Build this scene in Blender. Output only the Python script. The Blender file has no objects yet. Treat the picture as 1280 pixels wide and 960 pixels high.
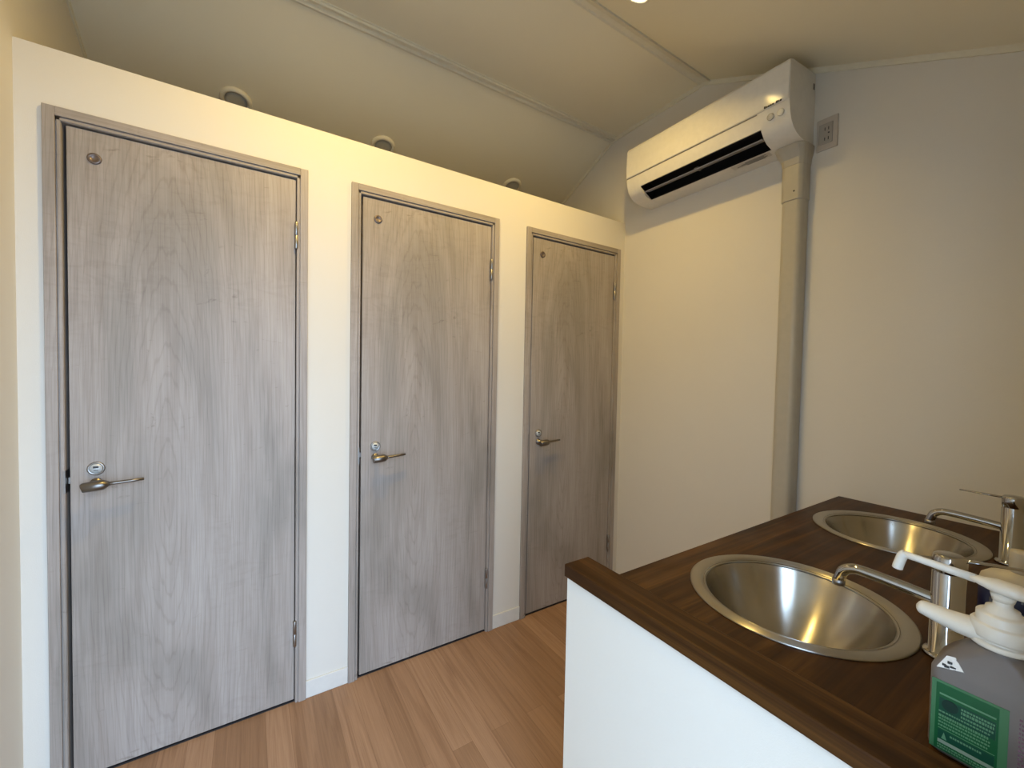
import bpy, bmesh, math, random
from mathutils import Vector, Matrix
PI = math.pi
SC = bpy.context.scene
COL = SC.collection

# ------------------------------------------------------------------ camera
F_PX, YAW, PITCH, ROLL, H = 510.57, 0.56872, -0.02911, 0.01942, 1.2920
fwd = Vector((math.sin(YAW) * math.cos(PITCH), math.cos(YAW) * math.cos(PITCH), math.sin(PITCH)))
rgt = Vector((math.cos(YAW), -math.sin(YAW), 0.0))
up = rgt.cross(fwd)
r2 = rgt * math.cos(ROLL) + up * math.sin(ROLL)
u2 = -rgt * math.sin(ROLL) + up * math.cos(ROLL)
cam_data = bpy.data.cameras.new('camera')
cam = bpy.data.objects.new('camera', cam_data)
COL.objects.link(cam)
cam.matrix_world = Matrix(((r2.x, u2.x, -fwd.x, 0), (r2.y, u2.y, -fwd.y, 0), (r2.z, u2.z, -fwd.z, H), (0, 0, 0, 1)))
cam_data.sensor_fit = 'HORIZONTAL'
cam_data.sensor_width = 36.0
cam_data.lens = F_PX / 1280.0 * 36.0
cam_data.clip_start = 0.02
SC.camera = cam

# ------------------------------------------------------------------ world, light, exposure
SC.view_settings.view_transform = 'Standard'
SC.view_settings.look = 'None'
SC.view_settings.gamma = 1.0
SC.view_settings.use_curve_mapping = False
SC.view_settings.exposure = 0.0
SKY_STRENGTH = 9.2
SKY_COLOR = (0.555, 0.775, 1.12)
LAMP_POWER = 8.6
LAMP_COLOR = (1.0, 0.69, 0.21)
w = bpy.data.worlds.new('sky')
SC.world = w
w.use_nodes = True
bg = w.node_tree.nodes['Background']
bg.inputs[0].default_value = (*SKY_COLOR, 1)
bg.inputs[1].default_value = SKY_STRENGTH
portal = bpy.data.lights.new('doorway_portal', 'AREA')
portal.shape = 'RECTANGLE'
portal.size, portal.size_y = 1.00, 2.04
portal.cycles.is_portal = True
po = bpy.data.objects.new('doorway_portal', portal)
po.location = (0.0, -0.115, 1.02)
po.rotation_euler = (PI / 2, 0, 0)          # -Z of the lamp looks along +Y, into the room
COL.objects.link(po)

# ------------------------------------------------------------------ room numbers
D = 1.7425                    # stall partition plane
XL, XE = -0.5623, 1.9036      # left wall, end wall
YB = 0.02                     # wall with the entrance
YF = 3.08                     # outer wall behind the stalls
HP = 2.201                    # partition height
Y1, Y2, ZR = 1.855, 1.247, 2.758
SLOPE = 0.472
HC = 0.8407                   # counter height
XP, WCAP, HCAP = 0.6057, 0.0724, 0.8557
YC, YCAP = 0.631, 0.7088
def zroof(y):
    if y > Y1: return ZR - SLOPE * (y - Y1)
    if y < Y2: return ZR - SLOPE * (Y2 - y)
    return ZR

# ------------------------------------------------------------------ material helpers
def newmat(name):
    m = bpy.data.materials.new(name)
    m.use_nodes = True
    nt = m.node_tree
    b = nt.nodes['Principled BSDF']
    return m, nt, b
def nd(nt, t, **kw):
    n = nt.nodes.new(t)
    for k, v in kw.items():
        if k in n.inputs: n.inputs[k].default_value = v
        else: setattr(n, k, v)
    return n
def mapping(nt, scale, loc=(0, 0, 0), rot=(0, 0, 0)):
    tc = nd(nt, 'ShaderNodeTexCoord')
    mp = nd(nt, 'ShaderNodeMapping')
    mp.inputs['Scale'].default_value = scale
    mp.inputs['Location'].default_value = loc
    mp.inputs['Rotation'].default_value = rot
    nt.links.new(tc.outputs['Object'], mp.inputs[0])
    return mp
def noise(nt, vec, scale=1.0, detail=4.0, rough=0.55, dist=0.0):
    n = nd(nt, 'ShaderNodeTexNoise')
    n.inputs['Scale'].default_value = scale
    n.inputs['Detail'].default_value = detail
    n.inputs['Roughness'].default_value = rough
    n.inputs['Distortion'].default_value = dist
    nt.links.new(vec.outputs[0], n.inputs['Vector'])
    return n
def ramp(nt, src, stops):
    r = nd(nt, 'ShaderNodeValToRGB')
    el = r.color_ramp.elements
    el[0].position, el[0].color = stops[0][0], (*stops[0][1], 1)
    el[1].position, el[1].color = stops[-1][0], (*stops[-1][1], 1)
    for p, c in stops[1:-1]:
        e = el.new(p); e.color = (*c, 1)
    nt.links.new(src, r.inputs[0])
    return r
def mix(nt, kind, fac, a, b):
    m = nd(nt, 'ShaderNodeMix', data_type='RGBA', blend_type=kind)
    if isinstance(fac, float): m.inputs[0].default_value = fac
    else: nt.links.new(fac, m.inputs[0])
    for i, s in ((6, a), (7, b)):
        if isinstance(s, tuple): m.inputs[i].default_value = (*s, 1)
        else: nt.links.new(s, m.inputs[i])
    return m
def bump(nt, b, src, strength=0.2, dist=0.001):
    bp = nd(nt, 'ShaderNodeBump')
    bp.inputs['Strength'].default_value = strength
    bp.inputs['Distance'].default_value = dist
    nt.links.new(src, bp.inputs['Height'])
    nt.links.new(bp.outputs[0], b.inputs['Normal'])
def plain(name, col, rough=0.5, metal=0.0, spec=0.5, emit=None, var=0.03):
    m, nt, b = newmat(name)
    mp = mapping(nt, (1, 1, 1))
    n = noise(nt, mp, 40.0, 3)
    lo = tuple(c * (1 - var) for c in col); hi = tuple(min(1, c * (1 + var)) for c in col)
    r = ramp(nt, n.outputs[0], [(0.3, lo), (0.7, hi)])
    nt.links.new(r.outputs[0], b.inputs['Base Color'])
    b.inputs['Roughness'].default_value = rough
    b.inputs['Metallic'].default_value = metal
    b.inputs['Specular IOR Level'].default_value = spec
    if emit:
        b.inputs['Emission Color'].default_value = (*emit[0], 1)
        b.inputs['Emission Strength'].default_value = emit[1]
    return m

def wallpaper(name, col):
    m, nt, b = newmat(name)
    mp = mapping(nt, (1, 1, 1))
    n1 = noise(nt, mp, 420.0, 3, 0.6)
    n2 = noise(nt, mp, 3.0, 2)
    r = ramp(nt, n2.outputs[0], [(0.3, tuple(c * 0.985 for c in col)), (0.7, col)])
    nt.links.new(r.outputs[0], b.inputs['Base Color'])
    b.inputs['Roughness'].default_value = 0.75
    b.inputs['Specular IOR Level'].default_value = 0.3
    bump(nt, b, n1.outputs[0], 0.35, 0.0008)
    return m

def maple(name, axis='z', k=1.0):
    k *= 0.86
    """greyed maple print, grain along the given axis"""
    m, nt, b = newmat(name)
    def sc(a, g):      # across, along grain
        return {'z': (a, a, g), 'x': (g, a, a), 'y': (a, g, a)}[axis]
    fine = noise(nt, mapping(nt, sc(240, 4.5)), 1.0, 4, 0.6, 0.3)
    med = noise(nt, mapping(nt, sc(20, 1.6), (3, 1, 5)), 1.0, 4, 0.55, 1.0)
    big = noise(nt, mapping(nt, sc(4.0, 1.1), (7, 2, 1)), 1.0, 3, 0.5, 1.0)
    base = ramp(nt, big.outputs[0], [(0.33, (0.342 * k, 0.300 * k, 0.252 * k)), (0.5, (0.425 * k, 0.366 * k, 0.310 * k)), (0.70, (0.480 * k, 0.422 * k, 0.366 * k))])
    f = ramp(nt, fine.outputs[0], [(0.34, (0.83, 0.82, 0.81)), (0.60, (1.0, 1.0, 1.0))])
    g = ramp(nt, med.outputs[0], [(0.33, (0.90, 0.885, 0.87)), (0.50, (0.99, 0.99, 0.99)), (0.7, (1.05, 1.05, 1.05))])
    # soft ripples across the grain, only here and there
    curl = noise(nt, mapping(nt, sc(9, 22), (1, 8, 2)), 1.0, 4, 0.6, 2.2)
    c = ramp(nt, curl.outputs[0], [(0.34, (0.93, 0.925, 0.92)), (0.50, (1.0, 1.0, 1.0)), (0.7, (1.02, 1.02, 1.02))])
    where = noise(nt, mapping(nt, sc(2.6, 2.2), (4, 4, 2)), 1.0, 2, 0.5, 0.5)
    wh = ramp(nt, where.outputs[0], [(0.44, (0.05, 0.05, 0.05)), (0.60, (1, 1, 1))])
    # cathedral figure: thin drawn-out rings
    wv = nd(nt, 'ShaderNodeTexWave', wave_type='RINGS', rings_direction='SPHERICAL')
    mpw = mapping(nt, sc(4.2, 0.50), (-1.15, 0.0, -0.42) if axis == 'z' else (0.4, 0, 0))
    nt.links.new(mpw.outputs[0], wv.inputs['Vector'])
    wv.inputs['Scale'].default_value = 6.0
    wv.inputs['Distortion'].default_value = 5.0
    wv.inputs['Detail'].default_value = 2.5
    wv.inputs['Detail Scale'].default_value = 1.4
    wr = ramp(nt, wv.outputs[0], [(0.0, (0.88, 0.87, 0.86)), (0.10, (0.985, 0.985, 0.985)), (0.5, (1.0, 1.0, 1.0))])
    # small dark flecks lying across the grain
    kn = noise(nt, mapping(nt, sc(7, 20), (5, 3, 9)), 1.0, 5, 0.65, 2.2)
    kr = ramp(nt, kn.outputs[0], [(0.26, (0.76, 0.74, 0.72)), (0.35, (1.0, 1.0, 1.0))])
    x = mix(nt, 'MULTIPLY', 1.0, base.outputs[0], f.outputs[0])
    x = mix(nt, 'MULTIPLY', 1.0, x.outputs[2], g.outputs[0])
    x = mix(nt, 'MULTIPLY', wh.outputs[0], x.outputs[2], c.outputs[0])
    x = mix(nt, 'MULTIPLY', 0.95, x.outputs[2], wr.outputs[0])
    x = mix(nt, 'MULTIPLY', 1.0, x.outputs[2], kr.outputs[0])
    nt.links.new(x.outputs[2], b.inputs['Base Color'])
    b.inputs['Roughness'].default_value = 0.5
    b.inputs['Specular IOR Level'].default_value = 0.4
    bump(nt, b, fine.outputs[0], 0.12, 0.0005)
    return m

def walnut(name, axis='x'):
    m, nt, b = newmat(name)
    def sc(a, g):
        return {'z': (a, a, g), 'x': (g, a, a), 'y': (a, g, a)}[axis]
    fine = noise(nt, mapping(nt, sc(190, 3.0)), 1.0, 4, 0.65, 0.5)
    med = noise(nt, mapping(nt, sc(22, 1.0), (2, 4, 1)), 1.0, 5, 0.6, 1.5)
    base = ramp(nt, med.outputs[0], [(0.30, (0.020, 0.007, 0.0012)), (0.48, (0.040, 0.0145, 0.0025)), (0.68, (0.090, 0.037, 0.007))])
    f = ramp(nt, fine.outputs[0], [(0.3, (0.62, 0.60, 0.58)), (0.65, (1.1, 1.1, 1.1))])
    x = mix(nt, 'MULTIPLY', 1.0, base.outputs[0], f.outputs[0])
    nt.links.new(x.outputs[2], b.inputs['Base Color'])
    sm = noise(nt, mapping(nt, (7, 7, 7)), 1.0, 3)
    rr = ramp(nt, sm.outputs[0], [(0.3, (0.38, 0.38, 0.38)), (0.7, (0.48, 0.48, 0.48))])
    nt.links.new(rr.outputs[0], b.inputs['Roughness'])
    b.inputs['Specular IOR Level'].default_value = 0.16
    bump(nt, b, fine.outputs[0], 0.08, 0.0004)
    return m

def oak_floor(name):
    m, nt, b = newmat(name)
    br = nd(nt, 'ShaderNodeTexBrick', offset=0.37, offset_frequency=2)
    mp = mapping(nt, (1, 1, 1), (0.0, 0.03, 0), (0, 0, PI / 2))
    nt.links.new(mp.outputs[0], br.inputs['Vector'])
    br.inputs['Color1'].default_value = (0, 0, 0, 1)
    br.inputs['Color2'].default_value = (1, 1, 1, 1)
    br.inputs['Mortar'].default_value = (0.5, 0.5, 0.5, 1)
    br.inputs['Scale'].default_value = 1.0
    br.inputs['Mortar Size'].default_value = 0.0006
    br.inputs['Brick Width'].default_value = 0.9
    br.inputs['Row Height'].default_value = 0.076
    med = noise(nt, mapping(nt, (38, 1.4, 1)), 1.0, 5, 0.6, 1.4)
    fine = noise(nt, mapping(nt, (260, 5, 1)), 1.0, 3, 0.6, 0.3)
    base = ramp(nt, br.outputs['Color'], [(0.0, (0.262, 0.148, 0.079)), (0.5, (0.322, 0.186, 0.103)), (1.0, (0.378, 0.227, 0.131))])
    g = ramp(nt, med.outputs[0], [(0.3, (0.80, 0.76, 0.73)), (0.52, (1.0, 1.0, 1.0)), (0.75, (1.12, 1.12, 1.12))])
    f = ramp(nt, fine.outputs[0], [(0.3, (0.88, 0.87, 0.86)), (0.6, (1.02, 1.02, 1.02))])
    mo = ramp(nt, br.outputs['Fac'], [(0.0, (1, 1, 1)), (1.0, (0.72, 0.68, 0.65))])
    x = mix(nt, 'MULTIPLY', 1.0, base.outputs[0], g.outputs[0])
    x = mix(nt, 'MULTIPLY', 1.0, x.outputs[2], f.outputs[0])
    x = mix(nt, 'MULTIPLY', 1.0, x.outputs[2], mo.outputs[0])
    nt.links.new(x.outputs[2], b.inputs['Base Color'])
    b.inputs['Roughness'].default_value = 0.5
    b.inputs['Specular IOR Level'].default_value = 0.35
    return m

def brushed_steel(name, rough=0.3):
    m, nt, b = newmat(name)
    n = noise(nt, mapping(nt, (90, 90, 90)), 1.0, 4, 0.7)
    n2 = noise(nt, mapping(nt, (12, 12, 12)), 1.0, 4, 0.6)
    r = ramp(nt, n2.outputs[0], [(0.3, (0.42, 0.39, 0.33)), (0.7, (0.46, 0.43, 0.37))])
    nt.links.new(r.outputs[0], b.inputs['Base Color'])
    b.inputs['Metallic'].default_value = 1.0
    rr = ramp(nt, n2.outputs[0], [(0.3, (rough * 0.95,) * 3), (0.7, (rough * 1.05,) * 3)])
    nt.links.new(rr.outputs[0], b.inputs['Roughness'])
    b.inputs['Anisotropic'].default_value = 0.9
    b.inputs['Anisotropic Rotation'].default_value = 0.25
    tg = nd(nt, 'ShaderNodeTangent', direction_type='RADIAL', axis='Z')
    nt.links.new(tg.outputs[0], b.inputs['Tangent'])
    return m

M = {}
M['wall'] = wallpaper('white_wallpaper', (0.69, 0.645, 0.55))
M['ceiling'] = wallpaper('ceiling_wallpaper', (0.82, 0.75, 0.56))
M['trim'] = plain('painted_trim', (0.72, 0.665, 0.51), 0.5)
M['baseboard'] = plain('white_baseboard', (0.67, 0.64, 0.565), 0.45)
M['floor'] = oak_floor('oak_vinyl_floor')
M['maple'] = maple('greyed_maple_upright', 'z')
M['maple_x'] = maple('greyed_maple_crosswise', 'x', 0.96)
M['walnut_x'] = walnut('walnut_lengthwise', 'x')
M['walnut_y'] = walnut('walnut_cap', 'y')
M['concrete'] = plain('outside_paving', (0.30, 0.30, 0.29), 0.9)
M['dark'] = plain('dark_gap', (0.012, 0.010, 0.010), 0.8)  # near-black colour standing in for shade in the door gaps
M['nickel'] = plain('satin_nickel', (0.21, 0.19, 0.165), 0.33, 1.0)
M['satin'] = plain('dull_steel', (0.34, 0.32, 0.29), 0.38, 1.0)
M['disc'] = plain('brown_disc', (0.16, 0.125, 0.105), 0.4, 0.6)
M['lockface'] = plain('pale_lock_face', (0.52, 0.53, 0.50), 0.35, 0.2)
M['ac'] = plain('air_conditioner_plastic', (0.72, 0.69, 0.61), 0.12, spec=0.3)
M['ac_dim'] = plain('air_conditioner_grey', (0.50, 0.47, 0.40), 0.4)
M['black'] = plain('black_plastic', (0.008, 0.008, 0.009), 0.7, spec=0.15)
M['navyblack'] = plain('louver_plastic', (0.30, 0.30, 0.32), 0.4)
M['duct'] = plain('beige_duct', (0.44, 0.40, 0.31), 0.34)
M['plate'] = plain('outlet_plate', (0.50, 0.44, 0.36), 0.4)
M['plate_dark'] = plain('outlet_module', (0.37, 0.335, 0.28), 0.4)
M['chrome'] = plain('chrome', (0.44, 0.43, 0.41), 0.07, 1.0, var=0.01)
M['sink'] = brushed_steel('brushed_basin', 0.26)
M['rim'] = brushed_steel('brushed_rim', 0.33)
M['white_plastic'] = plain('white_pump_plastic', (0.68, 0.65, 0.56), 0.3)
M['cream_plastic'] = plain('cream_cap_plastic', (0.50, 0.45, 0.35), 0.35)
M['green'] = plain('green_label', (0.007, 0.088, 0.025), 0.4, spec=0.3)
M['green_edge'] = plain('green_label_border', (0.055, 0.165, 0.07), 0.4, spec=0.3)
M['green_dark'] = plain('green_label_dark', (0.006, 0.055, 0.028), 0.4, spec=0.3)
M['green_text'] = plain('pale_green_print', (0.10, 0.24, 0.12), 0.5)
M['grey_text'] = plain('pale_grey_print', (0.22, 0.28, 0.20), 0.5)
M['purple_text'] = plain('purple_print', (0.22, 0.12, 0.17), 0.5)
M['ink'] = plain('dark_ink', (0.03, 0.03, 0.03), 0.5)
M['badge'] = plain('label_badge', (0.006, 0.030, 0.018), 0.5, spec=0.3)
M['sticker'] = plain('white_sticker', (0.72, 0.71, 0.66), 0.5)
M['grey_ink'] = plain('grey_print', (0.16, 0.15, 0.13), 0.5)
M['navy'] = plain('navy_label', (0.006, 0.010, 0.06), 0.35)
M['navy_print'] = plain('grey_blue_print', (0.16, 0.18, 0.22), 0.45)
M['lens'] = plain('unlit_lens', (0.50, 0.48, 0.40), 0.3)
M['ring'] = plain('lamp_ring', (0.74, 0.70, 0.58), 0.4)
M['glow'] = plain('lit_lens', (0.9, 0.85, 0.7), 0.5, emit=((1.0, 0.80, 0.50), 14.0))
def bottle_mat():
    m, nt, b = newmat('translucent_bottle')
    n = noise(nt, mapping(nt, (20, 20, 20)), 1.0, 3)
    r = ramp(nt, n.outputs[0], [(0.3, (0.225, 0.195, 0.172)), (0.7, (0.25, 0.22, 0.195))])
    nt.links.new(r.outputs[0], b.inputs['Base Color'])
    b.inputs['Roughness'].default_value = 0.32
    b.inputs['Transmission Weight'].default_value = 0.35
    b.inputs['IOR'].default_value = 1.4
    return m
M['bottle'] = bottle_mat()

# ------------------------------------------------------------------ mesh helpers
def box(bm, x0, y0, z0, x1, y1, z1, mi=0):
    x0, x1 = min(x0, x1), max(x0, x1); y0, y1 = min(y0, y1), max(y0, y1); z0, z1 = min(z0, z1), max(z0, z1)
    v = [bm.verts.new(c) for c in ((x0, y0, z0), (x1, y0, z0), (x1, y1, z0), (x0, y1, z0), (x0, y0, z1), (x1, y0, z1), (x1, y1, z1), (x0, y1, z1))]
    for q in ((0, 3, 2, 1), (4, 5, 6, 7), (0, 1, 5, 4), (1, 2, 6, 5), (2, 3, 7, 6), (3, 0, 4, 7)):
        f = bm.faces.new([v[i] for i in q]); f.material_index = mi
def prism(bm, pts, a, axis, t0, t1, mi=0):
    """extrude 2D outline pts along axis ('x','y','z') from t0 to t1"""
    def P(p, t):
        return {'x': (t, p[0], p[1]), 'y': (p[0], t, p[1]), 'z': (p[0], p[1], t)}[axis]
    A = [bm.verts.new(P(p, t0)) for p in pts]; B = [bm.verts.new(P(p, t1)) for p in pts]
    n = len(pts)
    fs = [bm.faces.new(A), bm.faces.new(list(reversed(B)))]
    for i in range(n):
        fs.append(bm.faces.new((A[i], B[i], B[(i + 1) % n], A[(i + 1) % n])))
    for f in fs: f.material_index = mi
    bmesh.ops.recalc_face_normals(bm, faces=fs)
def lathe(bm, prof, n=48, mat=None, closed=False, mi=0):
    """prof: list of (r,z) turned about Z; mat: Matrix applied"""
    mat = mat or Matrix()
    rings = []
    for r, z in prof:
        if r < 1e-6:
            rings.append([bm.verts.new(mat @ Vector((0, 0, z)))])
        else:
            rings.append([bm.verts.new(mat @ Vector((r * math.cos(2 * PI * i / n), r * math.sin(2 * PI * i / n), z))) for i in range(n)])
    fs = []
    pairs = list(zip(rings, rings[1:]))
    if closed: pairs.append((rings[-1], rings[0]))
    for a, b in pairs:
        for i in range(n):
            j = (i + 1) % n
            if len(a) == 1 and len(b) == 1: continue
            if len(a) == 1: fs.append(bm.faces.new((a[0], b[i], b[j])))
            elif len(b) == 1: fs.append(bm.faces.new((a[i], b[0], a[j])))
            else: fs.append(bm.faces.new((a[i], b[i], b[j], a[j])))
    for f in fs: f.smooth = True; f.material_index = mi
    bmesh.ops.recalc_face_normals(bm, faces=fs)
def tube(bm, pts, rad, n=16, flat=1.0, mi=0):
    """pts: list of Vector; rad: number or list; flat squashes the section's vertical axis"""
    pts = [Vector(p) for p in pts]
    if not isinstance(rad, (list, tuple)): rad = [rad] * len(pts)
    rings = []
    for i, p in enumerate(pts):
        t = (pts[min(i + 1, len(pts) - 1)] - pts[max(i - 1, 0)]).normalized()
        ref = Vector((0, 0, 1)) if abs(t.z) < 0.95 else Vector((0, 1, 0))
        s = t.cross(ref).normalized(); u = s.cross(t).normalized()
        rings.append([bm.verts.new(p + s * rad[i] * math.cos(2 * PI * k / n) + u * rad[i] * flat * math.sin(2 * PI * k / n)) for k in range(n)])
    fs = []
    for a, b in zip(rings, rings[1:]):
        for k in range(n):
            fs.append(bm.faces.new((a[k], b[k], b[(k + 1) % n], a[(k + 1) % n])))
    for f in fs: f.smooth = True
    fs.append(bm.faces.new(rings[0])); fs.append(bm.faces.new(rings[-1]))
    for f in fs: f.material_index = mi
    bmesh.ops.recalc_face_normals(bm, faces=fs)
def smooth_path(pts, n=8):
    """Catmull-Rom"""
    P = [Vector(p) for p in pts]; P = [P[0] * 2 - P[1]] + P + [P[-1] * 2 - P[-2]]
    out = []
    for i in range(1, len(P) - 2):
        for k in range(n):
            t = k / n
            out.append(0.5 * ((2 * P[i]) + (-P[i - 1] + P[i + 1]) * t + (2 * P[i - 1] - 5 * P[i] + 4 * P[i + 1] - P[i + 2]) * t * t + (-P[i - 1] + 3 * P[i] - 3 * P[i + 1] + P[i + 2]) * t ** 3))
    out.append(P[-2])
    return out
def obj(name, bm, mats, parent=None, bevel=0.0, seg=2, loc=None):
    me = bpy.data.meshes.new(name)
    bm.to_mesh(me); bm.free()
    for m in (mats if isinstance(mats, (list, tuple)) else [mats]): me.materials.append(m)
    o = bpy.data.objects.new(name, me)
    COL.objects.link(o)
    if parent: o.parent = parent
    if loc: o.location = loc
    if bevel:
        b = o.modifiers.new('bevel', 'BEVEL'); b.width = bevel; b.segments = seg; b.limit_method = 'ANGLE'; b.angle_limit = 0.6
        b.harden_normals = False
    return o
def empty(name, loc, rz=0.0):
    o = bpy.data.objects.new(name, None); COL.objects.link(o)
    o.location = loc; o.rotation_euler = (0, 0, rz)
    o.empty_display_size = 0.05
    return o
def tag(o, label=None, cat=None, group=None, kind=None):
    if label: o['label'] = label
    if cat: o['category'] = cat
    if group: o['group'] = group
    if kind: o['kind'] = kind
    return o
def struct(name, bm, m, label=None, cat=None, **kw):
    return tag(obj(name, bm, m, **kw), label, cat, kind='structure')
def B(*a):
    bm = bmesh.new(); box(bm, *a); return bm

# ------------------------------------------------------------------ the room shell
struct('floor', B(XL - 0.1, YB - 0.12, -0.05, XE + 0.1, YF + 0.1, 0.0), M['floor'], 'wood look vinyl floor with long oak planks', 'floor')
struct('wall_left', B(XL - 0.1, YB - 0.12, 0.0, XL, YF + 0.1, 2.9), M['wall'], 'plain cream wall left of the first door', 'wall')
struct('wall_end', B(XE, YB - 0.12, 0.0, XE + 0.1, YF + 0.1, 2.9), M['wall'], 'cream end wall behind the air conditioner and the wash counter', 'wall')
struct('wall_back', B(XL - 0.1, YF, 0.0, XE + 0.1, YF + 0.1, 2.9), M['wall'], 'outer wall behind the toilet stalls', 'wall')
# entrance wall with the doorway the camera stands in
bm = bmesh.new()
EX0, EX1, EZ = -0.50, 0.50, 2.04
box(bm, XL, YB - 0.12, 0.0, EX0, YB, 2.9)
box(bm, EX1, YB - 0.12, 0.0, XE, YB, 2.9)
box(bm, EX0, YB - 0.12, EZ, EX1, YB, 2.9)
struct('wall_entrance', bm, M['wall'], 'entrance wall with an open doorway', 'wall')

# partition of the stalls with three openings
class DoorSpec: pass
DOORS = [(-0.5056, 0.1808), (0.3360, 1.0187), (1.1834, 1.8604)]
FZ = 2.035
FW = 0.034                       # hole in the wall is this much narrower than the outer frame, each side
bm = bmesh.new()
xs = [XL] + [v for a, b in DOORS for v in (a + 0.012, b - 0.012)] + [XE]
for i in range(0, len(xs), 2):
    box(bm, xs[i], D, 0.0, xs[i + 1], D + 0.10, HP)
for a, b in DOORS:
    box(bm, a + 0.012, D, FZ - 0.012, b - 0.012, D + 0.10, HP)
bmesh.ops.remove_doubles(bm, verts=bm.verts, dist=1e-5)
struct('wall_partition', bm, M['wall'], 'cream partition wall holding three grey wooden doors', 'wall')
# dividers between stalls (behind the partition)
for k, x in enumerate((0.258, 1.10)):
    struct('wall_stall', B(x - 0.03, D + 0.10, 0.0, x + 0.03, YF, HP), M['wall'], 'divider wall between two toilet stalls', 'wall')

# ceiling: slope, level strip, slope
TH = 0.08
bm = bmesh.new()
lo = [(YB - 0.12, zroof(YB - 0.12)), (Y2, ZR), (Y1, ZR), (YF + 0.1, zroof(YF + 0.1))]
prism(bm, lo + [(y, z + TH) for y, z in reversed(lo)], None, 'x', XL - 0.1, XE + 0.1)
struct('ceiling', bm, M['ceiling'], 'sloping ceiling with a level strip along the ridge', 'ceiling')

def slope_strip(y0, y1, th, extra=0.0):
    return [(y0, zroof(y0) - extra), (y1, zroof(y1) - extra), (y1, zroof(y1) - extra - th), (y0, zroof(y0) - extra - th)]
# ridge seam trims: a flat batten with a raised bead
bm = bmesh.new()
prism(bm, [(Y1 - 0.026, ZR + 0.004), (Y1, ZR + 0.004), (Y1 + 0.026, zroof(Y1 + 0.026) + 0.004), (Y1 + 0.026, zroof(Y1 + 0.026) - 0.004), (Y1 + 0.004, ZR - 0.007), (Y1 - 0.026, ZR - 0.004)], None, 'x', XL, XE)
prism(bm, [(Y1 - 0.020, ZR), (Y1 - 0.012, ZR), (Y1 - 0.012, ZR - 0.014), (Y1 - 0.017, ZR - 0.015), (Y1 - 0.020, ZR - 0.013)], None, 'x', XL, XE)
prism(bm, [(Y1 + 0.008, ZR - 0.001), (Y1 + 0.016, ZR - 0.004), (Y1 + 0.016, ZR - 0.021), (Y1 + 0.010, ZR - 0.021), (Y1 + 0.008, ZR - 0.018)], None, 'x', XL, XE)
struct('trim_1', bm, M['trim'], 'ceiling seam batten above the stall partition', 'trim')
bm = bmesh.new()
prism(bm, [(Y2 + 0.030, ZR + 0.004), (Y2 + 0.030, ZR - 0.007), (Y2 + 0.024, ZR - 0.008), (Y2 + 0.020, ZR - 0.004), (Y2, ZR - 0.004), (Y2 - 0.020, zroof(Y2 - 0.020) - 0.004), (Y2 - 0.024, zroof(Y2 - 0.024) - 0.009), (Y2 - 0.030, zroof(Y2 - 0.030) - 0.009), (Y2 - 0.030, zroof(Y2 - 0.030) + 0.004), (Y2, ZR + 0.004)], None, 'x', XL, XE)
struct('trim_2', bm, M['trim'], 'ceiling seam batten beside the lit downlights', 'trim')
# slim cove along the end wall and left wall where they meet the ceiling
for nm, xa, xb in (('trim_3', XE - 0.006, XE), ('trim_4', XL, XL + 0.006)):
    bm = bmesh.new()
    lo2 = [(YB, zroof(YB)), (Y2, ZR), (Y1, ZR), (YF, zroof(YF))]
    prism(bm, lo2 + [(y, z - 0.022) for y, z in reversed(lo2)], None, 'x', xa, xb)
    struct(nm, bm, M['trim'], 'narrow trim along the ceiling at the ' + ('end wall' if nm == 'trim_3' else 'left wall'), 'trim')

# baseboards
BH, BT = 0.068, 0.007
bm = bmesh.new()
for a, b in ((XL, DOORS[0][0]), (DOORS[0][1], DOORS[1][0]), (DOORS[1][1], DOORS[2][0]), (DOORS[2][1], XE)):
    box(bm, a, D - BT, 0.0, b, D, BH)
struct('baseboard_partition', bm, M['baseboard'], 'low white baseboard between the doors', 'baseboard', bevel=0.002)
struct('baseboard_end', B(XE - BT, YC + 0.005, 0.0, XE, D - BT, BH), M['baseboard'], 'white baseboard at the foot of the end wall', 'baseboard', bevel=0.002)
struct('baseboard_left', B(XL, YB, 0.0, XL + BT, D - BT, BH), M['baseboard'], 'white baseboard at the foot of the left wall', 'baseboard', bevel=0.002)
# outside
struct('outside_ground', B(-8, -14, -0.25, 8, YB - 0.12, -0.12), M['concrete'], 'paved ground outside the entrance', 'ground')

struct('outside_wall', B(-6.0, -1.75, -0.12, -0.95, -1.6, 2.6), M['concrete'], 'screen wall outside the entrance', 'wall')  # added out of view, keeps slanting daylight off the end wall

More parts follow.
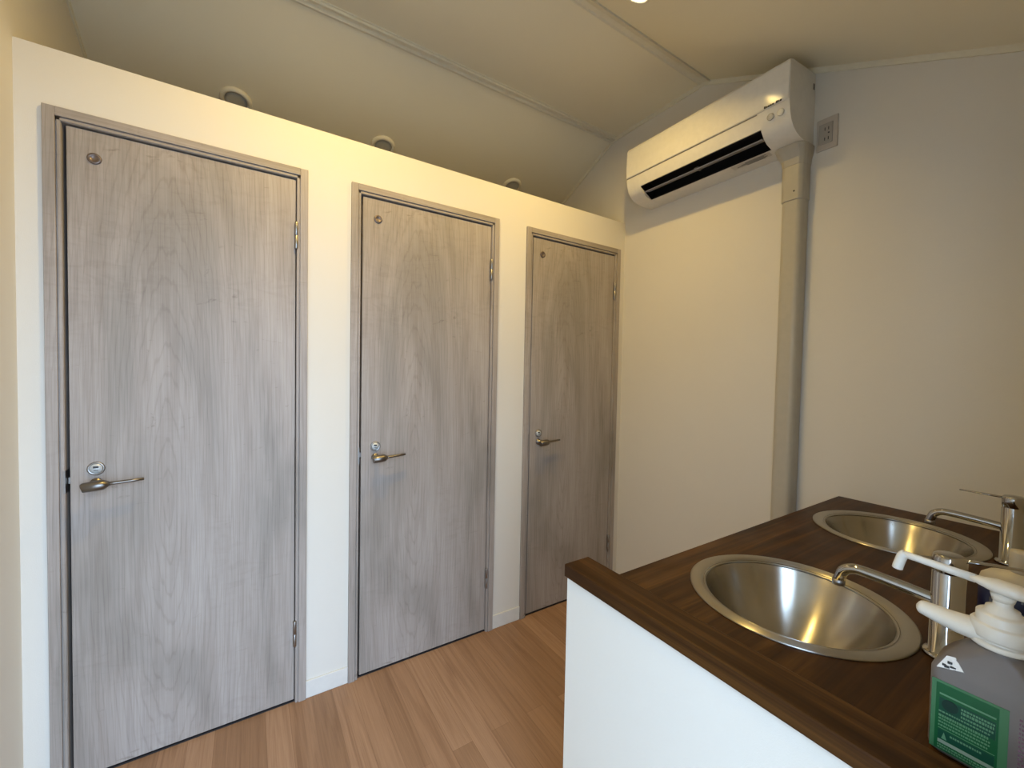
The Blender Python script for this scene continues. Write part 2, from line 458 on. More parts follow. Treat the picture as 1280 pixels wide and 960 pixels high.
# ------------------------------------------------------------------ stall doors
def stall_door(n, xa, xb, label):
    root = empty('door_%d' % n, (xa, D, 0.0))
    tag(root, label, 'door', kind='structure')
    W = xb - xa
    CW = 0.026            # casing face
    # frame: casing proud of the wall, then the stop with a groove between
    bm = bmesh.new()
    p = -0.012
    for x0, x1 in ((0, CW), (W - CW, W)):
        box(bm, x0, p, 0, x1, 0.0, FZ)
    bl = obj('door_frame', bm, M['maple'], root, bevel=0.0015)
    bm = bmesh.new(); box(bm, CW, p, FZ - CW, W - CW, 0.0, FZ)
    obj('frame_head', bm, M['maple_x'], bl, bevel=0.0015)
    bm = bmesh.new()
    for x0, x1 in ((0.0125, CW + 0.0115), (W - CW - 0.0115, W - 0.0125)):
        box(bm, x0, -0.004, 0, x1, 0.1, FZ - 0.0125)
    for x0, x1 in ((CW + 0.003, CW + 0.0105), (W - CW - 0.0105, W - CW - 0.003)):
        box(bm, x0, -0.008, 0, x1, -0.004, FZ - CW - 0.003)
    obj('door_jamb', bm, M['maple'], bl, bevel=0.001)
    bm = bmesh.new()
    box(bm, 0.0125, -0.004, FZ - CW - 0.0115, W - 0.0125, 0.1, FZ - 0.0126)
    box(bm, CW + 0.003, -0.008, FZ - CW - 0.0105, W - CW - 0.003, -0.004, FZ - CW - 0.003)
    obj('head_jamb', bm, M['maple_x'], bl, bevel=0.001)
    # leaf
    j = CW + 0.0115
    x0 = j + 0.0085; x1 = W - j - 0.003
    z0 = 0.010; z1 = FZ - CW - 0.0115 - 0.005
    leaf = obj('door_leaf', B(x0, 0.001, z0, x1, 0.036, z1), M['maple'], root, bevel=0.0015)
    bm = bmesh.new()                      # stops behind the leaf, near-black to paint the shade in the gaps
    box(bm, j - 0.001, 0.040, 0, j + 0.012, 0.055, FZ - CW - 0.012)
    box(bm, W - j - 0.012, 0.040, 0, W - j + 0.001, 0.055, FZ - CW - 0.012)
    box(bm, j, 0.040, z1 - 0.008, W - j, 0.055, FZ - CW - 0.0115)
    obj('door_stop', bm, M['dark'], bl)
    obj('door_sill', B(j, 0.002, 0.0002, W - j, 0.05, 0.0045), M['dark'], bl)  # near-black strip painting the shade under the leaf
    # small round disc near the top corner
    R90 = Matrix.Rotation(PI / 2, 4, 'X')       # lathe axis +Z -> -Y
    def onleaf(x, z, y=0.001): return Matrix.Translation((x, y, z)) @ R90
    hx = x0 + 0.057
    bm = bmesh.new()
    lathe(bm, [(0.0, 0.0), (0.0165, 0.0), (0.0165, 0.0025), (0.0145, 0.004), (0.0095, 0.0045), (0.0085, 0.0032), (0.0, 0.003)], 40, onleaf(x0 + 0.060, 1.912))
    obj('door_stopper', bm, M['disc'], root)['label'] = 'small round brown disc near the top corner'
    # lock indicator
    bm = bmesh.new()
    lathe(bm, [(0.0, 0.0), (0.0205, 0.0), (0.0205, 0.003), (0.0185, 0.005), (0.0165, 0.005), (0.0155, 0.004), (0.0, 0.004)], 48, onleaf(hx, 0.970))
    lk = obj('lock_indicator', bm, M['satin'], root)
    bm = bmesh.new()
    lathe(bm, [(0.0, 0.0041), (0.0150, 0.0041), (0.0150, 0.0046), (0.0, 0.0046)], 40, onleaf(hx, 0.970))
    obj('indicator_face', bm, M['lockface'], lk)
    bm = bmesh.new()
    box(bm, hx - 0.0065, -0.0045, 0.9715, hx + 0.0065, -0.0030, 0.9775)
    box(bm, hx - 0.0055, -0.0045, 0.9635, hx + 0.0055, -0.0030, 0.9655)
    obj('indicator_mark', bm, M['ink'], lk, bevel=0.001)
    # lever handle
    hz = 0.925
    bm = bmesh.new()
    lathe(bm, [(0.0, 0.0), (0.0155, 0.0), (0.0155, 0.004), (0.0145, 0.006), (0.010, 0.007), (0.010, 0.040), (0.0, 0.040)], 40, onleaf(hx, hz))
    hd = obj('door_handle', bm, M['nickel'], root)
    bm = bmesh.new()
    pts = [(hx - 0.020, -0.047, hz - 0.002), (hx - 0.0185, -0.047, hz - 0.0015), (hx + 0.010, -0.047, hz + 0.001), (hx + 0.026, -0.046, hz + 0.0025), (hx + 0.033, -0.044, hz + 0.003), (hx + 0.038, -0.041, hz + 0.003)]
    tube(bm, pts, [0.0135, 0.0155, 0.0170, 0.0165, 0.0115, 0.007], 24, 0.92)
    tube(bm, [(hx + 0.030, -0.043, hz + 0.003), (hx + 0.050, -0.040, hz + 0.0035), (hx + 0.085, -0.037, hz + 0.005), (hx + 0.117, -0.035, hz + 0.007)], [0.0075, 0.0065, 0.006, 0.0055], 16, 0.8)
    obj('lever', bm, M['nickel'], hd)
    # hinges on the right edge
    for hz2 in (1.786, 0.272):
        bm = bmesh.new()
        lathe(bm, [(0.0, -0.050), (0.0045, -0.050), (0.0060, -0.047), (0.0060, -0.001), (0.0052, 0.0), (0.0060, 0.001), (0.0060, 0.047), (0.0045, 0.050), (0.0, 0.050)], 20, Matrix.Translation((x1 + 0.0015, -0.008, hz2)))
        box(bm, x1 - 0.004, -0.003, hz2 - 0.048, x1 + 0.006, 0.002, hz2 + 0.048)
        obj('hinge', bm, M['satin'], root)
    # strike plate in the left jamb and latch bolt
    bm = bmesh.new()
    box(bm, j - 0.005, -0.0085, hz - 0.022, j + 0.0008, 0.030, hz + 0.046)
    sp = obj('strike_plate', bm, M['satin'], root, bevel=0.0008)
    bm = bmesh.new(); box(bm, x0 - 0.007, 0.010, hz + 0.002, x0 + 0.01, 0.024, hz + 0.022)
    obj('latch_bolt', bm, M['satin'], sp, bevel=0.0015)
    return root
stall_door(1, *DOORS[0], 'grey wooden toilet door beside the left wall, nearest the viewer')
stall_door(2, *DOORS[1], 'grey wooden toilet door between the other two doors')
stall_door(3, *DOORS[2], 'grey wooden toilet door by the end wall, half hidden by the counter')

# ------------------------------------------------------------------ downlights
def lamp_matrix(x, y, sign):
    """axis pointing out of the ceiling into the room"""
    a = math.atan(SLOPE) * sign
    return Matrix.Translation((x, y, zroof(y))) @ Matrix.Rotation(a, 4, 'X')
def lit_downlight(x, y, label, power=LAMP_POWER):
    root = empty('downlight', (x, y, zroof(y)))
    tag(root, label, 'ceiling light', 'lit downlights')
    Rm = Matrix.Rotation(math.atan(SLOPE), 4, 'X') @ Matrix.Rotation(PI, 4, 'X')
    bm = bmesh.new()
    lathe(bm, [(0.046, -0.002), (0.046, 0.003), (0.042, 0.005), (0.036, 0.004), (0.034, -0.004), (0.040, -0.012), (0.046, -0.002)], 48, Rm)
    obj('trim_ring', bm, M['ring'], root)
    bm = bmesh.new()
    lathe(bm, [(0.0, 0.0025), (0.030, 0.0015), (0.0345, -0.001), (0.0345, -0.004), (0.0, -0.004)], 40, Rm)
    obj('lens', bm, M['glow'], root)
    li = bpy.data.lights.new('downlight_lamp', 'AREA')
    li.shape = 'DISK'; li.size = 0.064; li.spread = math.radians(150); li.energy = power; li.color = LAMP_COLOR
    lo_ = bpy.data.objects.new('downlight_lamp', li); COL.objects.link(lo_)
    lo_.parent = root
    lo_.matrix_local = Matrix.Translation(Rm @ Vector((0, 0, 0.010))) @ Matrix.Rotation(math.atan(SLOPE) * 0.92, 4, 'X')
    return root
lit_downlight(1.183, 1.054, 'lit round downlight above the wash counter end of the ceiling', LAMP_POWER * 0.84)
lit_downlight(0.24, 1.054, 'lit round downlight above the gap between first and second doors', LAMP_POWER * 1.12)

def unlit_downlight(x, label):
    y = 2.337
    root = empty('recessed_downlight', (x, y, zroof(y)))
    tag(root, label, 'ceiling light', 'unlit lamps over the stalls')
    Rm = Matrix.Rotation(-math.atan(SLOPE), 4, 'X') @ Matrix.Rotation(PI, 4, 'X')
    bm = bmesh.new()
    lathe(bm, [(0.064, -0.002), (0.064, 0.006), (0.060, 0.013), (0.053, 0.017), (0.048, 0.015), (0.045, 0.008), (0.045, -0.002)], 48, Rm, closed=True)
    obj('housing_ring', bm, M['ring'], root)
    bm = bmesh.new()
    lathe(bm, [(0.0, 0.008), (0.030, 0.007), (0.0455, 0.005), (0.0455, 0.0), (0.0, 0.0)], 40, Rm)
    obj('lens', bm, M['lens'], root)
unlit_downlight(-0.060, 'round unlit ceiling lamp above the door nearest the left wall')
unlit_downlight(0.615, 'round unlit ceiling lamp above the door between the others')
unlit_downlight(1.462, 'round unlit ceiling lamp above the door by the end wall')

# ------------------------------------------------------------------ air conditioner
AY0, AY1 = 0.765, 1.552
ac = empty('air_conditioner', (XE, 0, 0))
tag(ac, 'white wall-mounted air conditioner with an open dark louver on the end wall', 'air conditioner')
def arc(pts): return pts
# side profile (distance from wall as -x, z)
PROF = [(0.0, 2.505), (-0.190, 2.488), (-0.203, 2.484), (-0.208, 2.474), (-0.209, 2.40), (-0.207, 2.33), (-0.201, 2.298), (-0.190, 2.268), (-0.170, 2.246), (-0.145, 2.232), (-0.11, 2.224), (-0.06, 2.220), (0.0, 2.222)]
# casing with the slot cut out: build full-section ends, reduced section over the slot
SY0, SY1 = 0.872, 1.470
bm = bmesh.new()
prism(bm, PROF, None, 'y', AY0, SY0)
prism(bm, PROF, None, 'y', SY1, AY1)
slot = [(0.0, 2.505), (-0.190, 2.488), (-0.203, 2.484), (-0.208, 2.474), (-0.209, 2.40), (-0.207, 2.33), (-0.201, 2.298), (-0.1925, 2.275), (-0.12, 2.315), (-0.06, 2.29), (-0.085, 2.235), (-0.105, 2.2235), (-0.06, 2.220), (0.0, 2.222)]
prism(bm, slot, None, 'y', SY0, SY1)
bmesh.ops.remove_doubles(bm, verts=bm.verts, dist=1e-6)
body = obj('body', bm, M['ac'], ac)
for f in body.data.polygons: f.use_smooth = abs(f.normal.y) < 0.5
body.data.set_sharp_from_angle(angle=math.radians(32))
bm = bmesh.new()
prism(bm, [(-0.1905, 2.2735), (-0.12, 2.313), (-0.061, 2.289), (-0.086, 2.236), (-0.1035, 2.226), (-0.100, 2.232), (-0.083, 2.243), (-0.066, 2.288), (-0.12, 2.307), (-0.185, 2.270)], None, 'y', SY0 + 0.001, SY1 - 0.001)
for yy in (SY0 + 0.0005, SY1 - 0.003):
    prism(bm, [(-0.1915, 2.272), (-0.12, 2.31), (-0.062, 2.287), (-0.087, 2.237), (-0.106, 2.227)], None, 'y', yy, yy + 0.0025)
obj('air_outlet', bm, M['black'], ac)
bm = bmesh.new()
prism(bm, [(-0.172, 2.2485), (-0.1685, 2.2505), (-0.128, 2.262), (-0.127, 2.2585), (-0.166, 2.2465)], None, 'y', SY0 + 0.006, SY1 - 0.006)
for k in range(1):
    yy = 1.17
    prism(bm, [(-0.176, 2.250), (-0.15, 2.266), (-0.12, 2.262), (-0.13, 2.252)], None, 'y', yy, yy + 0.006)
obj('louver', bm, M['navyblack'], ac)
# front panel: thin skin with its lower edge making the seam
bm = bmesh.new()
prism(bm, [(-0.204, 2.4865), (-0.2095, 2.476), (-0.2135, 2.40), (-0.2125, 2.345), (-0.2105, 2.336), (-0.207, 2.336), (-0.207, 2.40), (-0.205, 2.474)], None, 'y', AY0 + 0.0015, AY1 - 0.0015)
obj('front_panel', bm, M['ac'], ac, bevel=0.0015)
obj('panel_seam', B(-0.2088, SY0 + 0.01, 2.331, -0.2060, AY1 - 0.002, 2.3345), M['grey_ink'], ac)
# round sensor and lamp under the maker's mark
for nm, yy, mt in (('sensor_dial', 0.832, 'ac_dim'), ('indicator_lamp', 0.796, 'ring')):
    bm = bmesh.new()
    lathe(bm, [(0.0, 0.0), (0.0125, 0.0), (0.0125, 0.003), (0.0105, 0.005), (0.0, 0.0055)], 32, Matrix.Translation((-0.2035, yy, 2.302)) @ Matrix.Rotation(-PI / 2 - 0.22, 4, 'Y'))
    obj(nm, bm, M[mt], ac)
bm = bmesh.new()
random.seed(3)
y = 0.853
for wd, hgt in ((.006, .010), (.004, .007), (.005, .007), (.006, .007), (.005, .007), (-.006, 0), (.006, .010), (.003, .008), (.006, .008)):
    if wd < 0: y += wd; continue
    box(bm, -0.2145, y - wd, 2.3375 + 0.002, -0.2120, y, 2.3375 + 0.002 + hgt * 0.8)
    y -= wd + 0.0022
obj('maker_mark', bm, M['ink'], ac)
# caution sticker underneath, small switch mark
bm = bmesh.new()
prism(bm, [(-0.098, 2.2232), (-0.066, 2.2206), (-0.066, 2.2198), (-0.098, 2.2222)], None, 'y', 0.885, 1.045, 0)
for k in range(4):
    xx = -0.094 + k * 0.007
    zz = 2.2219 - (xx + 0.098) * 0.08
    prism(bm, [(xx, zz), (xx + 0.003, zz - 0.0002), (xx + 0.003, zz - 0.0012), (xx, zz - 0.001)], None, 'y', 0.90 + 0.01 * (k % 2), 0.985 + 0.02 * (k % 3), 1)
obj('caution_sticker', bm, [M['ac_dim'], M['grey_ink']], ac)
bm = bmesh.new(); box(bm, -0.020, AY0 - 0.002, 2.440, -0.010, AY0 + 0.001, 2.462)
obj('side_clip', bm, M['grey_ink'], ac)

# ------------------------------------------------------------------ pipe duct
DY, DW = 0.812, 0.040
def dsec(w, d, y=DY):
    return [(XE - d, y - w * 0.62), (XE - d, y + w * 0.62), (XE - d * 0.85, y + w * 0.9), (XE - d * 0.6, y + w), (XE, y + w), (XE, y - w), (XE - d * 0.6, y - w), (XE - d * 0.85, y - w * 0.9)]
def loft(bm, secs):
    rings = [[bm.verts.new((x, y, z)) for x, y in s] for s, z in secs]
    fs = []
    for a, b in zip(rings, rings[1:]):
        for i in range(len(a)):
            fs.append(bm.faces.new((a[i], a[(i + 1) % len(a)], b[(i + 1) % len(a)], b[i])))
    fs += [bm.faces.new(rings[0]), bm.faces.new(rings[-1])]
    bmesh.ops.recalc_face_normals(bm, faces=fs)
du = empty('pipe_duct', (0, 0, 0))
tag(du, 'beige plastic pipe cover running down the end wall from the air conditioner', 'pipe duct')
bm = bmesh.new(); loft(bm, [(dsec(DW, 0.062), 0.0), (dsec(DW, 0.062), 2.034)])
obj('duct_cover', bm, M['duct'], du, bevel=0.006, seg=3)
bm = bmesh.new(); loft(bm, [(dsec(DW + 0.003, 0.066), 2.008), (dsec(DW + 0.003, 0.066), 2.150)])
jo = obj('duct_joint', bm, M['duct'], du, bevel=0.004, seg=3)
bm = bmesh.new(); loft(bm, [(dsec(DW + 0.0035, 0.067), 2.146), (dsec(DW + 0.006, 0.072), 2.172), (dsec(0.056, 0.086, DY + 0.004), 2.200), (dsec(0.060, 0.095, DY + 0.006), 2.2215)])
obj('duct_collar', bm, M['duct'], du, bevel=0.003)
bm = bmesh.new()
lathe(bm, [(0.0, 0.0), (0.0035, 0.0), (0.003, 0.0015), (0.0, 0.002)], 16, Matrix.Translation((XE - 0.0655, DY - 0.012, 2.042)) @ Matrix.Rotation(-PI / 2, 4, 'Y'))
obj('screw', bm, M['ink'], jo)

# ------------------------------------------------------------------ outlet
ou = empty('power_outlet', (XE, 0.685, 2.25))
tag(ou, 'small beige power outlet plate beside the air conditioner', 'outlet')
obj('cover_plate', B(-0.007, -0.003, -0.062, 0.0, 0.067, 0.060), M['plate'], ou, bevel=0.002)
bm = bmesh.new(); box(bm, -0.011, 0.012, -0.040, -0.0065, 0.058, 0.038)
sk = obj('socket', bm, M['plate_dark'], ou, bevel=0.002)
bm = bmesh.new()
for zz in (-0.022, 0.016):
    box(bm, -0.0117, 0.024, zz - 0.006, -0.0105, 0.0265, zz + 0.006)
    box(bm, -0.0117, 0.036, zz - 0.006, -0.0105, 0.0385, zz + 0.006)
box(bm, -0.0117, 0.022, -0.004, -0.0105, 0.027, 0.001)
obj('socket_slots', bm, M['ink'], sk)

# ------------------------------------------------------------------ wash counter
co = empty('worktop', (0, 0, 0))
tag(co, 'dark walnut worktop holding two round sinks', 'worktop')
hwl = empty('half_wall', (0, 0, 0))
tag(hwl, 'low white textured half wall with a dark wooden cap at the counter end', 'half wall')
XW = XP + 0.006                     # white panel's face
obj('panel', B(XW, YB + 0.001, 0.0, XW + 0.060, YCAP - 0.004, HCAP - 0.0302), M['wall'], hwl)['label'] = 'white textured panel'
bm = bmesh.new()
prism(bm, [(XP, HCAP - 0.0285), (XP, HCAP - 0.002), (XP + 0.002, HCAP), (XP + WCAP, HCAP), (XP + WCAP, HC - 0.01), (XP + WCAP, HCAP - 0.030), (XP + 0.004, HCAP - 0.030)], None, 'y', YB + 0.001, YCAP)
obj('wooden_cap', bm, M['walnut_y'], hwl, bevel=0.001)
# worktop with two round holes
SINKS = [(0.937, 0.384), (1.592, 0.394)]
HOLE_R = 0.1665
cu = bpy.data.curves.new('tmp', 'CURVE'); cu.dimensions = '2D'; cu.fill_mode = 'BOTH'; cu.extrude = 0.018; cu.resolution_u = 1
def poly(pts):
    s = cu.splines.new('POLY'); s.points.add(len(pts) - 1)
    for q, pt in zip(s.points, pts): q.co = (*pt, 0, 1)
    s.use_cyclic_u = True
poly([(XP + WCAP, YB + 0.001), (XE - 0.001, YB + 0.001), (XE - 0.001, YC), (XP + WCAP, YC)])
for sx, sy in SINKS:
    poly([(sx + HOLE_R * math.cos(2 * PI * i / 64), sy + HOLE_R * math.sin(2 * PI * i / 64)) for i in range(64)])
tmp = bpy.data.objects.new('tmp', cu); COL.objects.link(tmp)
dg = bpy.context.evaluated_depsgraph_get()
me = bpy.data.meshes.new_from_object(tmp.evaluated_get(dg))
me.name = 'worktop_board'
bpy.data.objects.remove(tmp); bpy.data.curves.remove(cu)
for v in me.vertices: v.co.z += HC - 0.018
me.materials.clear(); me.materials.append(M['walnut_x'])
wt = bpy.data.objects.new('worktop_board', me); COL.objects.link(wt); wt.parent = co
# apron and lower cabinet behind the panel
obj('apron', B(XP + WCAP, YC - 0.040, HC - 0.20, XE - 0.001, YC - 0.022, HC - 0.036), M['walnut_x'], co)
cab = empty('sink_cabinet', (0, 0, 0))
tag(cab, 'white cabinet under the dark worktop', 'cabinet')
obj('cabinet_body', B(XW + 0.061, YB + 0.001, 0.0, XE - 0.001, YC - 0.06, HC - 0.037 - 0.17), M['baseboard'], cab)
for k in range(2):
    x0 = XW + 0.064 + k * 0.612
    cd = obj('cabinet_door', B(x0, YC - 0.0598, 0.06, x0 + 0.605, YC - 0.042, HC - 0.215), M['baseboard'], cab, bevel=0.002)
    obj('handle', B(x0 + (0.56 if k == 0 else 0.03), YC - 0.042, 0.48, x0 + (0.575 if k == 0 else 0.045), YC - 0.028, 0.60), M['satin'], cd, bevel=0.003)

# ------------------------------------------------------------------ sinks
def sink(x, y, label):
    root = empty('sink', (x, y, HC))
    tag(root, label, 'sink', 'round steel sinks')
    bm = bmesh.new()
    lathe(bm, [(0.1905, 0.0004), (0.1905, 0.0022), (0.188, 0.0034), (0.172, 0.0030), (0.1665, 0.0020), (0.162, -0.002), (0.158, -0.002), (0.160, -0.0005), (0.1655, 0.0004)], 96, closed=True)
    obj('rim', bm, M['rim'], root)
    bm = bmesh.new()
    inner = [(0.1635, 0.0010), (0.1590, -0.006), (0.152, -0.022), (0.140, -0.047), (0.122, -0.076), (0.098, -0.103), (0.070, -0.122), (0.042, -0.132), (0.024, -0.135)]
    outer = [(r - 0.0012 if i == 0 else r + 0.0, z - 0.0015) for i, (r, z) in enumerate(inner)]
    lathe(bm, inner + list(reversed([(max(r - 0.001, 0.0), z - 0.002) for r, z in inner])), 96, closed=True)
    obj('basin', bm, M['sink'], root)
    bm = bmesh.new()
    lathe(bm, [(0.0, -0.136), (0.010, -0.1365), (0.018, -0.134), (0.024, -0.132), (0.0245, -0.136), (0.024, -0.150), (0.0, -0.150)], 32)
    obj('drain', bm, M['chrome'], root)
    return root
sink(*SINKS[0], 'round brushed steel sink next to the white end panel')
sink(*SINKS[1], 'round brushed steel sink close to the end wall')
# water drops on the first basin's wall

# ------------------------------------------------------------------ faucets
def faucet(x, y, lever_dir, label):
    root = empty('faucet', (x, y, HC + 0.0006))
    tag(root, label, 'faucet', 'chrome faucets')
    bm = bmesh.new()
    lathe(bm, [(0.0, 0.0), (0.027, 0.0), (0.027, 0.004), (0.0245, 0.0075), (0.0200, 0.0085), (0.0200, 0.138), (0.0190, 0.1395), (0.0190, 0.1415), (0.0200, 0.143), (0.0205, 0.160), (0.0195, 0.166), (0.016, 0.169), (0.0, 0.170)], 48)
    obj('body', bm, M['chrome'], root)
    bm = bmesh.new()
    path = smooth_path([(0, 0.012, 0.088), (0, 0.05, 0.0915), (0, 0.10, 0.0945), (0, 0.123, 0.0935), (0, 0.138, 0.084), (0, 0.144, 0.068), (0, 0.145, 0.062)], 6)
    tube(bm, path, 0.0092, 20)
    sp = obj('spout', bm, M['chrome'], root)
    bm = bmesh.new()
    lathe(bm, [(0.0, 0.0), (0.0102, 0.0), (0.0102, 0.010), (0.0, 0.010)], 24, Matrix.Translation((0, 0.1452, 0.055)))
    obj('aerator', bm, M['satin'], sp)
    bm = bmesh.new()
    d = Vector((math.sin(lever_dir), math.cos(lever_dir), 0))
    tube(bm, [d * 0.008 + Vector((0, 0, 0.162)), d * 0.05 + Vector((0, 0, 0.1625)), d * 0.092 + Vector((0, 0, 0.1625))], [0.0062, 0.005, 0.0042], 12, 0.45)
    obj('lever', bm, M['chrome'], root)
    return root
faucet(0.955, 0.166, math.radians(150), 'chrome faucet behind the green-labelled pump bottle')
faucet(1.585, 0.172, 0.0, 'chrome faucet with a thin lever at the sink by the end wall')

# ------------------------------------------------------------------ sanitizer pump bottle
def rrect(w, d, r, n=6):
    """rounded rectangle outline, half sizes w (x), d (y)"""
    out = []
    for cx, cy, a0 in ((w - r, d - r, 0), (-(w - r), d - r, PI / 2), (-(w - r), -(d - r), PI), (w - r, -(d - r), 3 * PI / 2)):
        for k in range(n + 1):
            a = a0 + PI / 2 * k / n
            out.append((cx + r * math.cos(a), cy + r * math.sin(a)))
    return out
def loft_sections(bm, secs, cap=True, smooth=True, mi=0):
    rings = [[bm.verts.new((x, y, z)) for x, y in s] for s, z in secs]
    fs = []
    for a, b in zip(rings, rings[1:]):
        for i in range(len(a)):
            fs.append(bm.faces.new((a[i], a[(i + 1) % len(a)], b[(i + 1) % len(a)], b[i])))
    for f in fs: f.smooth = smooth
    if cap: fs += [bm.faces.new(rings[0]), bm.faces.new(rings[-1])]
    for f in fs: f.material_index = mi
    bmesh.ops.recalc_face_normals(bm, faces=fs)
BX, BY = 0.738, 0.084
pb = empty('sanitizer_bottle', (BX, BY, HC))
tag(pb, 'grey translucent pump bottle with a green label and long white nozzle', 'pump bottle')
hw, hd_ = 0.036, 0.051
bm = bmesh.new()
loft_sections(bm, [(rrect(hw - 0.004, hd_ - 0.004, 0.010), 0.0003), (rrect(hw - 0.001, hd_ - 0.001, 0.012), 0.003), (rrect(hw, hd_, 0.012), 0.008), (rrect(hw, hd_, 0.012), 0.100),
                   (rrect(hw - 0.001, hd_ - 0.002, 0.013), 0.106), (rrect(hw - 0.005, hd_ - 0.010, 0.015), 0.118), (rrect(hw - 0.009, hd_ - 0.020, 0.018), 0.130), (rrect(0.023, 0.024, 0.020), 0.139), (rrect(0.0205, 0.0205, 0.0204), 0.142), (rrect(0.0205, 0.0205, 0.0204), 0.146)])
obj('bottle_body', bm, M['bottle'], pb)
# label on the face towards the end panel
lx = -hw - 0.0006
bm = bmesh.new()
LY0, LY1, LZ0, LZ1 = -0.013, 0.0475, 0.006, 0.090
def lab(y0, z0, y1, z1, mi, t): box(bm, lx - t, y0, z0, lx + 0.0004, y1, z1, mi)
lab(LY0, LZ0, LY1, LZ1, 1, 0.0)
lab(LY0 + 0.007, LZ0 + 0.001, LY1 - 0.004, LZ1 - 0.003, 0, 0.0002)
yl, yr = LY1 - 0.007, LY0 + 0.009
lab(yr, 0.0735, yl, 0.0755, 3, 0.0004)
lab(yr, 0.050, yl, 0.070, 2, 0.0004)
# round badge, darker
lathe(bm, [(0.0, 0.0), (0.0068, 0.0), (0.0068, 0.0008), (0.0, 0.0008)], 28, Matrix.Translation((lx - 0.0001, yl - 0.009, 0.0635)) @ Matrix.Rotation(-PI / 2, 4, 'Y'), mi=4)
for f in bm.faces: f.smooth = False
random.seed(11)
def textline(ya, yb, z, h, mi, t=0.0007):
    y = ya
    while y > yb + 0.001:
        wd = random.uniform(0.0010, 0.0022)
        lab(y - wd, z, y, z + h, mi, t)
        y -= wd + 0.0006
for z, h in ((0.0655, 0.0022), (0.0610, 0.0030), (0.0565, 0.0022)): textline(yl - 0.018, yr, z, h, 3)
for z, h in ((0.0525, 0.0018), (0.0470, 0.0026), (0.0435, 0.0018), (0.0395, 0.0018), (0.0355, 0.0018)): textline(yl, yr + 0.004, z, h, 3)
lab(yr, 0.0325, yl, 0.0331, 3, 0.0006)
lab(yr, 0.0200, yl, 0.0310, 2, 0.0004)
textline(yl - 0.010, yr + 0.01, 0.0265, 0.0022, 3)
prism(bm, [(yl - 0.003, 0.021), (yl - 0.0075, 0.021), (yl - 0.005, 0.029)], None, 'x', lx - 0.0007, lx - 0.0002, 3)
lab(yr, 0.0150, yl, 0.0190, 5, 0.0004)
for z in (0.0115, 0.0085): textline(yl, yr + 0.006, z, 0.0017, 3)
obj('green_label', bm, [M['green'], M['green_edge'], M['green_dark'], M['green_text'], M['badge'], M['grey_text']], pb)
bm = bmesh.new()
for k in range(16):
    z = 0.084 - k * 0.0048
    y = -0.020
    while y > -0.044:
        wd = random.uniform(0.0010, 0.0024)
        box(bm, lx - 0.0001, y - wd, z, lx + 0.0005, y, z + 0.0022); y -= wd + 0.0008
obj('fine_print', bm, M['purple_text'], pb)
# shoulder sticker with a dark pictogram
bm = bmesh.new()
def sh(y, dz=0.0):      # point on the left shoulder
    return y
A = [(-0.031, 0.0370, 0.1065), (-0.031, 0.0455, 0.1060), (-0.010, 0.0410, 0.1185), (-0.012, 0.0270, 0.1215)]
pts3 = [(-0.0345, 0.022, 0.110), (-0.0350, 0.044, 0.104), (-0.0285, 0.037, 0.1190), (-0.0275, 0.030, 0.1200)]
vs = [bm.verts.new((x - 0.0012, y + 0.0004, z + 0.0006)) for x, y, z in pts3] + [bm.verts.new((x + 0.001, y, z - 0.001)) for x, y, z in pts3]
for q in ((0, 1, 2, 3), (7, 6, 5, 4), (0, 4, 5, 1), (1, 5, 6, 2), (2, 6, 7, 3), (3, 7, 4, 0)): bm.faces.new([vs[i] for i in q])
bmesh.ops.recalc_face_normals(bm, faces=bm.faces)
nb = len(bm.faces)
for (y, z, s) in ((0.036, 0.1085, .0022), (0.031, 0.1095, .0024), (0.034, 0.1135, .0020), (0.0385, 0.1095, .0016)):
    xx = -0.0355 + (z - 0.104) * 0.42
    box(bm, xx - 0.0022, y - s, z - s * 0.7, xx + 0.0002, y + s, z + s * 0.7, 1)
obj('shoulder_sticker', bm, [M['sticker'], M['ink']], pb)
# screw collar and pump
bm = bmesh.new()
lathe(bm, [(0.0, 0.143), (0.0245, 0.143), (0.0252, 0.1445), (0.0252, 0.1475), (0.0245, 0.149), (0.0225, 0.1495), (0.0215, 0.1497), (0.0215, 0.1530), (0.0245, 0.1535), (0.0250, 0.1545), (0.0250, 0.1675), (0.0238, 0.1692), (0.0215, 0.1698), (0.0210, 0.1710), (0.0208, 0.1790), (0.0195, 0.1808), (0.0160, 0.1816), (0.0145, 0.1830), (0.0135, 0.1875), (0.0085, 0.1900), (0.0080, 0.192), (0.0080, 0.203), (0.0, 0.203)], 64)
obj('collar', bm, M['white_plastic'], pb)
bm = bmesh.new()
# pump head: domed lozenge with the long straight nozzle
path = [(0.0, -0.026, 0.207), (0.0, -0.022, 0.2085), (0.0, -0.010, 0.2105), (0.0, 0.006, 0.2115), (0.0, 0.018, 0.2125), (0.0, 0.028, 0.2145)]
tube(bm, path, [0.004, 0.0095, 0.0130, 0.0125, 0.0080, 0.0046], 24, 0.62)
tube(bm, [(0, 0.022, 0.2130), (0, 0.050, 0.2150), (0, 0.074, 0.2170), (0, 0.0865, 0.2180)], [0.0052, 0.0048, 0.0044, 0.0046], 16)
tube(bm, smooth_path([(0, 0.0845, 0.2190), (0, 0.0880, 0.2150), (0, 0.0915, 0.202), (0, 0.0925, 0.1965)], 4), [0.0046] + [0.0056] * 12, 18)
lathe(bm, [(0.0, 0.196), (0.0088, 0.196), (0.0105, 0.203), (0.0, 0.2085)], 32)
obj('pump_head', bm, M['white_plastic'], pb)
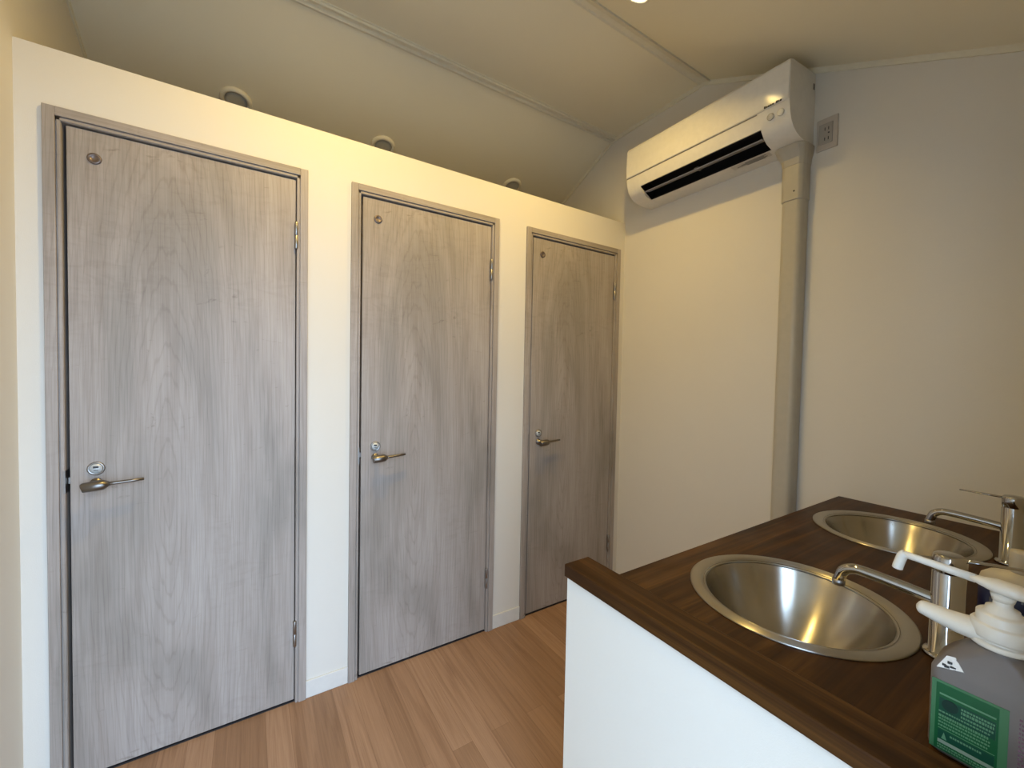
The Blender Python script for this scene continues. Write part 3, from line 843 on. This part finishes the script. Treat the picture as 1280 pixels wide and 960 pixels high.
# broad white tongue that stands out from under the collar
bm = bmesh.new()
tube(bm, smooth_path([(-0.002, 0.006, 0.1545), (-0.001, 0.022, 0.1530), (0.0, 0.038, 0.1525), (0.001, 0.052, 0.1535), (0.0015, 0.0655, 0.1550), (0.0015, 0.0725, 0.1557)], 5), [0.0172] * 3 + [0.0170] * 3 + [0.0168, 0.0165, 0.0162, 0.0159, 0.0155, 0.0151, 0.0147, 0.0143, 0.0139, 0.0135, 0.0131, 0.0127, 0.0123, 0.0119, 0.0115, 0.0110, 0.0102, 0.0088, 0.0064, 0.0020], 28, 0.72)
obj('spare_nozzle', bm, M['white_plastic'], pb)

# ------------------------------------------------------------------ soap bottle with navy label
sb = empty('hand_soap_bottle', (1.155, 0.112, HC))
tag(sb, 'soap bottle with a navy blue label and cream cap behind the sanitizer pump', 'soap bottle')
def ell(a, b, n=40): return [(a * math.cos(2 * PI * i / n), b * math.sin(2 * PI * i / n)) for i in range(n)]
bm = bmesh.new()
loft_sections(bm, [(ell(0.026, 0.046), 0.0003), (ell(0.029, 0.050), 0.005), (ell(0.029, 0.050), 0.088), (ell(0.028, 0.048), 0.096), (ell(0.022, 0.038), 0.105), (ell(0.016, 0.022), 0.111), (ell(0.013, 0.014), 0.114)])
obj('bottle_body', bm, M['cream_plastic'], sb)
bm = bmesh.new()
loft_sections(bm, [(ell(0.0290, 0.0500), 0.006), (ell(0.0297, 0.0507), 0.0065), (ell(0.0297, 0.0507), 0.0865), (ell(0.0290, 0.0500), 0.087)], cap=False)
lb = obj('navy_label', bm, M['navy'], sb)
bm = bmesh.new()
for y, z, w_, h_ in ((0.036, 0.072, 0.008, 0.012), (0.020, 0.076, 0.006, 0.008), (0.028, 0.050, 0.012, 0.010), (0.010, 0.050, 0.010, 0.006), (0.020, 0.030, 0.016, 0.006), (0.034, 0.012, 0.010, 0.006), (-0.008, 0.066, 0.010, 0.009)):
    for s in range(3):
        ya = y - w_ / 2 + w_ * s / 3; yb2 = ya + w_ / 3.6
        xx = -0.0297 * math.sqrt(max(0, 1 - ((ya + yb2) / 2 / 0.0507) ** 2))
        box(bm, xx - 0.0008, ya, z, xx + 0.0012, yb2, z + h_)
obj('label_print', bm, M['navy_print'], lb)
bm = bmesh.new()
lathe(bm, [(0.0, 0.112), (0.0150, 0.112), (0.0155, 0.114), (0.0155, 0.147), (0.0145, 0.150), (0.0, 0.1505)], 40)
obj('cap', bm, M['cream_plastic'], sb)
